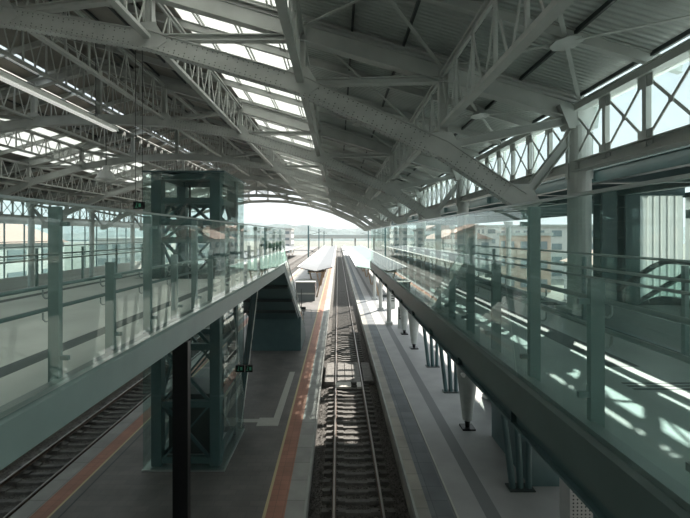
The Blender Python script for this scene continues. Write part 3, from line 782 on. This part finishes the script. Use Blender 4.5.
sp = MB()
for i in range(30): 
    y = ey1+i*.42; sp.box(8.32,9.28,y,y+.42,prof(y,.0)-.25,prof(y,0)-.05)
s_ = sp.obj('steps', M['darksteel'], es)
MB().add([(8.1,ey1,z(DZ)-.9),(9.5,ey1,z(DZ)-.9),(9.5,yb_,-.2),(8.1,yb_,-.2),(8.1,ey1,z(DZ)-.3),(9.5,ey1,z(DZ)-.3),(9.5,yb_,.1),(8.1,yb_,.1)],
   [(0,3,2,1),(4,5,6,7),(0,1,5,4),(1,2,6,5),(2,3,7,6),(3,0,4,7)]).obj('truss_casing', M['teal'], es)

# ============================================================ BEYOND THE HALL
def canopy(xa, xm, xb, y0, y1, m, label, posts=10):
    t = thing('platform_canopy', label, 'canopy', (0,0,0), 'butterfly canopies over the outer platforms')
    zs, zm = E-4.75, E-5.3
    for (p, zp, q, zq) in ((xa,zs,xm,zm),(xm,zm,xb,zs)):
        MB().add([(p,y0,zp),(q,y0,zq),(q,y1,zq),(p,y1,zp),(p,y0,zp+.12),(q,y0,zq+.12),(q,y1,zq+.12),(p,y1,zp+.12)],
             [(0,3,2,1),(4,5,6,7),(0,1,5,4),(1,2,6,5),(2,3,7,6),(3,0,4,7)]).obj('roof_sheet', m, t)
    MB().box(xa-.05,xa+.05,y0,y1,zs-.05,zs+.2).obj('fascia', M['white'], t); MB().box(xb-.05,xb+.05,y0,y1,zs-.05,zs+.2).obj('fascia', M['white'], t)
    MB().box(xm-1.2,xm+1.2,y0+.1,y1-.1,zm-.12,zm-.02).obj('soffit', M['timber'], t)
    for k in range(posts):
        y = y0+1+k*(y1-y0-2)/(posts-1)
        MB().sq((xm-.1,y,0),(xm-1.0,y,zm+.1),.16,.2).sq((xm+.1,y,0),(xm+1.0,y,zm+.1),.16,.2).obj('post', M['timber'], t)
canopy(-5.8,-3.2,-.85,60.5,190,M['canopy'],'long pale butterfly canopy over the left platform beyond the hall')
canopy(-17.0,-12.8-5,-15.6,62,190,M['canopy'],'x') if 0 else None
canopy(-26,-20.5,-15.6,66,190,M['canopy'],'grey canopy over the far left platform beyond the hall')
canopy(2.7,6.2,10.2,62,190,M['canopy_mint'],'pale mint canopy over the right platform beyond the hall')
# kiosk under canopy
t = thing('waiting_shelter', 'dark glazed waiting shelter under the left canopy', 'shelter', (-4.4, 58, 0))
MB().box(-1.4,1.2,0,.1,0,2.5).box(-1.4,-1.3,0,4,0,2.5).box(1.1,1.2,0,4,0,2.5).obj('glazing', M['darkglass'], t)
MB().box(-1.5,1.3,-.1,4.1,2.5,2.62).obj('roof', M['concrete'], t)
MB().box(-1.42,1.22,-.05,.0,.9,1.1).obj('band', M['cone'], t)
def bench(x, y, label):
    t = thing('platform_bench', label, 'bench', (x, y, 0))
    MB().box(-.9,.9,-.25,.25,.42,.47).obj('seat', M['darksteel'], t); MB().box(-.9,.9,.22,.27,.5,.85).obj('backrest', M['darksteel'], t)
    for k in (-.7,.7): MB().box(k-.03,k+.03,-.2,.2,0,.42).obj('leg', M['darksteel'], t)
bench(-4.6, 48.0, 'dark bench on the left platform before the canopy')
bench(7.0, 58.0, 'dark bench on the right platform before the mint canopy')
# barrier fence on left platform at y~320px
t = thing('platform_barrier', 'thin metal barrier across the left platform where the sunlight starts', 'barrier', (0, 45.5, 0))
MB().tube((-2.9,0,1.0),(-6.5,0,1.0),.03,n=8).obj('rail', M['stainless'], t)
for x in (-2.9,-4.1,-5.3,-6.5): MB().tube((x,0,0),(x,0,1.0),.025,n=6).obj('post', M['stainless'], t)
t = thing('lamp_post', 'slim pole on the left platform beside the barrier', 'pole', (-3.75, 43, 0))
MB().tube((0,0,0),(0,0,3.6),.04,n=8).obj('pole', M['darksteel'], t); MB().tube((0,0,0),(0,0,.1),.12,n=10).obj('base', M['darksteel'], t)

def mast(x, y, label, h=11.3, arm=0):
    t = thing('catenary_mast', label, 'mast', (x, y, 0), 'dark catenary masts beyond the hall')
    MB().bar((0,0,-.9),(0,0,h),[(-.16,.16,.15,.2),(-.16,.16,-.2,-.15),(-.03,.03,-.15,.15)],up=(0,1,0)).obj('shaft', M['teal'], t)
    if arm:
        MB().tube((0,0,h-2.2),(arm,0,h-1.4),.05,n=6).tube((0,0,h-1.0),(arm*.7,0,h-1.4),.03,n=6).obj('cantilever', M['darksteel'], t)
    MB().box(-.3,.3,-.3,.3,-1.0,-.6).obj('footing', M['concrete'], t)
mast(-6.9, 98, 'nearest dark catenary mast left of the middle track', arm=3)
mast(-6.9, 152, 'second catenary mast left of the middle track', arm=3)
mast(-6.9, 207, 'third catenary mast left of the middle track', 11.1, arm=3)
mast(11.0, 98, 'dark catenary mast seen through the right railing glass', arm=-3)
mast(11.0, 152, 'farther catenary mast on the right beyond the canopy', arm=-3)
# road bridge far away
t = thing('road_bridge', 'distant road bridge crossing the tracks before the hills', 'bridge', (0, 250, 0))
MB().box(-70,80,0,9,7.0,8.2).obj('deck', M['concrete'], t)
for x in range(-60,80,14): MB().box(x,x+.8,3,6,-1,7.0).obj('pier', M['concrete'], t)
MB().box(-70,80,0,.15,8.2,9.1).obj('parapet', M['stainless'], t)

# hills
def hill(name, y, base, amp, seed, m, x0, x1, depth, label, pk):
    random.seed(seed); n = 160; vs = []; fs = []; J = 10
    ph = [random.uniform(0,6.3) for _ in range(8)]
    def H(x):
        hh = base
        for i, p in enumerate(ph): hh += amp/(i+1.5)*math.sin(x*.004*(1.7**i)+p)
        for (px, ph_, pw) in pk: hh += ph_*math.exp(-((x-px)/pw)**2)
        return max(3, hh)
    for j in range(J+1):
        s = math.sin(math.pi/2*min(1,j/(J*.6))) if j < J*.6 else 1-.3*(j/J-.6)/.4
        for i in range(n+1):
            x = x0+(x1-x0)*i/n
            vs.append((x, y+depth*j/J, -1.2+H(x)*s+(random.uniform(-1,1)*2.2 if j > 1 else 0)))
    for j in range(J):
        for i in range(n):
            a = j*(n+1)+i; fs.append((a,a+1,a+n+2,a+n+1))
    o = MB().add(vs, fs).obj(name, m); o['kind'] = 'structure'; tag(o, label, 'hill'); return o
hill('hill', 700, 16, 6, 3, M['hill'], -900, 900, 260, 'near wooded hill line beyond the end of the tracks', [(-130,9,45),(-50,5,40),(60,5,60),(300,14,150)])
hill('hill', 1150, 34, 8, 5, M['hill'], -1500, 1500, 300, 'farther hazy hill line', [(-200,10,120),(120,6,100)])

# trees
random.seed(11)
def tree(x, y, h, label, grp='trees beyond the station'):
    t = thing('tree', label, 'tree', (x, y, -1), grp)
    MB().tube((0,0,0),(0,0,h*.5),.18,.1,n=8).obj('trunk', M['timber'], t)
    m = MB()
    for k in range(9):
        c = V((random.uniform(-.28,.28)*h, random.uniform(-.28,.28)*h, h*random.uniform(.42,.85))); r = h*random.uniform(.14,.24)
        n1, n2 = 6, 9; vs = []; fs = []
        for j in range(n1+1):
            for i in range(n2):
                a, b = math.pi*j/n1, 2*math.pi*i/n2; rr = r*random.uniform(.8,1.15)
                vs.append(c+V((math.sin(a)*math.cos(b),math.sin(a)*math.sin(b),math.cos(a)))*rr)
        for j in range(n1):
            for i in range(n2): fs.append((j*n2+i,j*n2+(i+1)%n2,(j+1)*n2+(i+1)%n2,(j+1)*n2+i))
        m.add(vs, fs)
    m.obj('crown', M['trees'], t)
placed = []
while len(placed) < 18:
    x = random.choice((random.uniform(-120,-72), random.uniform(78,150), random.uniform(26,34))); y = random.uniform(150,330)
    if x < 40: y = random.uniform(215, 240) if x > 0 else y
    if all(math.hypot(x-a, y-b) > 9 for a, b in placed):
        placed.append((x, y))
        tree(x, y, random.uniform(6,10), 'leafy tree among the buildings %s of the tracks beyond the station' % ('left' if x < 0 else 'right'))

# buildings
def building(x, y, w_, d, h, m, label, gable=False, rows=3, cols=4):
    t = thing('building', label, 'building', (x, y, -1), 'buildings beyond the station')
    MB().box(-w_/2,w_/2,0,d,0,h).obj('wall', m, t)
    if gable: MB().prism([(-w_/2-.5,h),(w_/2+.5,h),(0,h+w_*.2)], 'y', -.5, d+.5).obj('roof', M['roofred'], t)
    else: MB().box(-w_/2-.3,w_/2+.3,-.3,d+.3,h,h+.5).obj('roof', M['concrete'], t)
    sd_ = -1 if x > 0 else 1
    for r in range(rows):
        for c in range(cols):
            cx = -w_/2+w_*(c+.5)/cols; zz = h*(r+.45)/rows
            MB().box(cx-w_*.14/cols*2,cx+w_*.14/cols*2,-.12,.02,zz-.6,zz+.8).obj('window', M['darkglass'], t)
            yy = d*(c+.5)/cols; xs = sd_*w_/2
            MB().box(min(xs,xs+sd_*.1),max(xs,xs+sd_*.1),yy-d*.25/cols,yy+d*.25/cols,zz-.6,zz+.8).obj('window', M['darkglass'], t)
building(34.5, 74, 6, 8, 10, M['brick'], 'orange rendered building seen through the right glass', rows=3, cols=2)
building(52, 96, 16, 18, 12, M['render'], 'pale apartment building behind the orange one', rows=4)
building(34, 112, 14, 22, 9, M['render'], 'pale low building seen through the right glass near the mast', True)
building(60, 140, 22, 20, 13, M['render'], 'wide pale apartment block at right', rows=4, cols=5)
building(48, 190, 20, 20, 12, M['render'], 'pale gabled block behind the right canopy', True)
building(40, 54, 9, 12, 6, M['render'], 'small white house nearest on the right', True, rows=2, cols=3)
building(-32, 215, 16, 14, 13, M['render'], 'white building left of the masts beyond the left walkway', rows=4)
building(-56, 180, 20, 18, 11, M['render'], 'pale gabled building far left beyond the hall', True)
building(-46, 90, 12, 24, 9, M['render'], 'pale building behind the far left windows', rows=3)
building(-50, 40, 14, 26, 9, M['render'], 'white building behind the far left windows', True, rows=3)
building(-48, 8, 14, 22, 8, M['render'], 'white house behind the nearest far left windows', True, rows=2)

# light haze over the distance
hz = bpy.data.materials.new('haze'); hz.use_nodes = True; tt = hz.node_tree; tt.nodes.clear()
ho = tt.nodes.new('ShaderNodeOutputMaterial'); hv = tt.nodes.new('ShaderNodeVolumeScatter')
hv.inputs['Density'].default_value = .00035; hv.inputs['Color'].default_value = (.78,.88,1,1); hv.inputs['Anisotropy'].default_value = 0
tt.links.new(hv.outputs[0], ho.inputs['Volume'])
o = MB().box(-1400,1400,345,1500,-.95,160).obj('haze', hz); tag(o, 'pale summer haze in front of the distant hills', 'haze', kind='stuff')
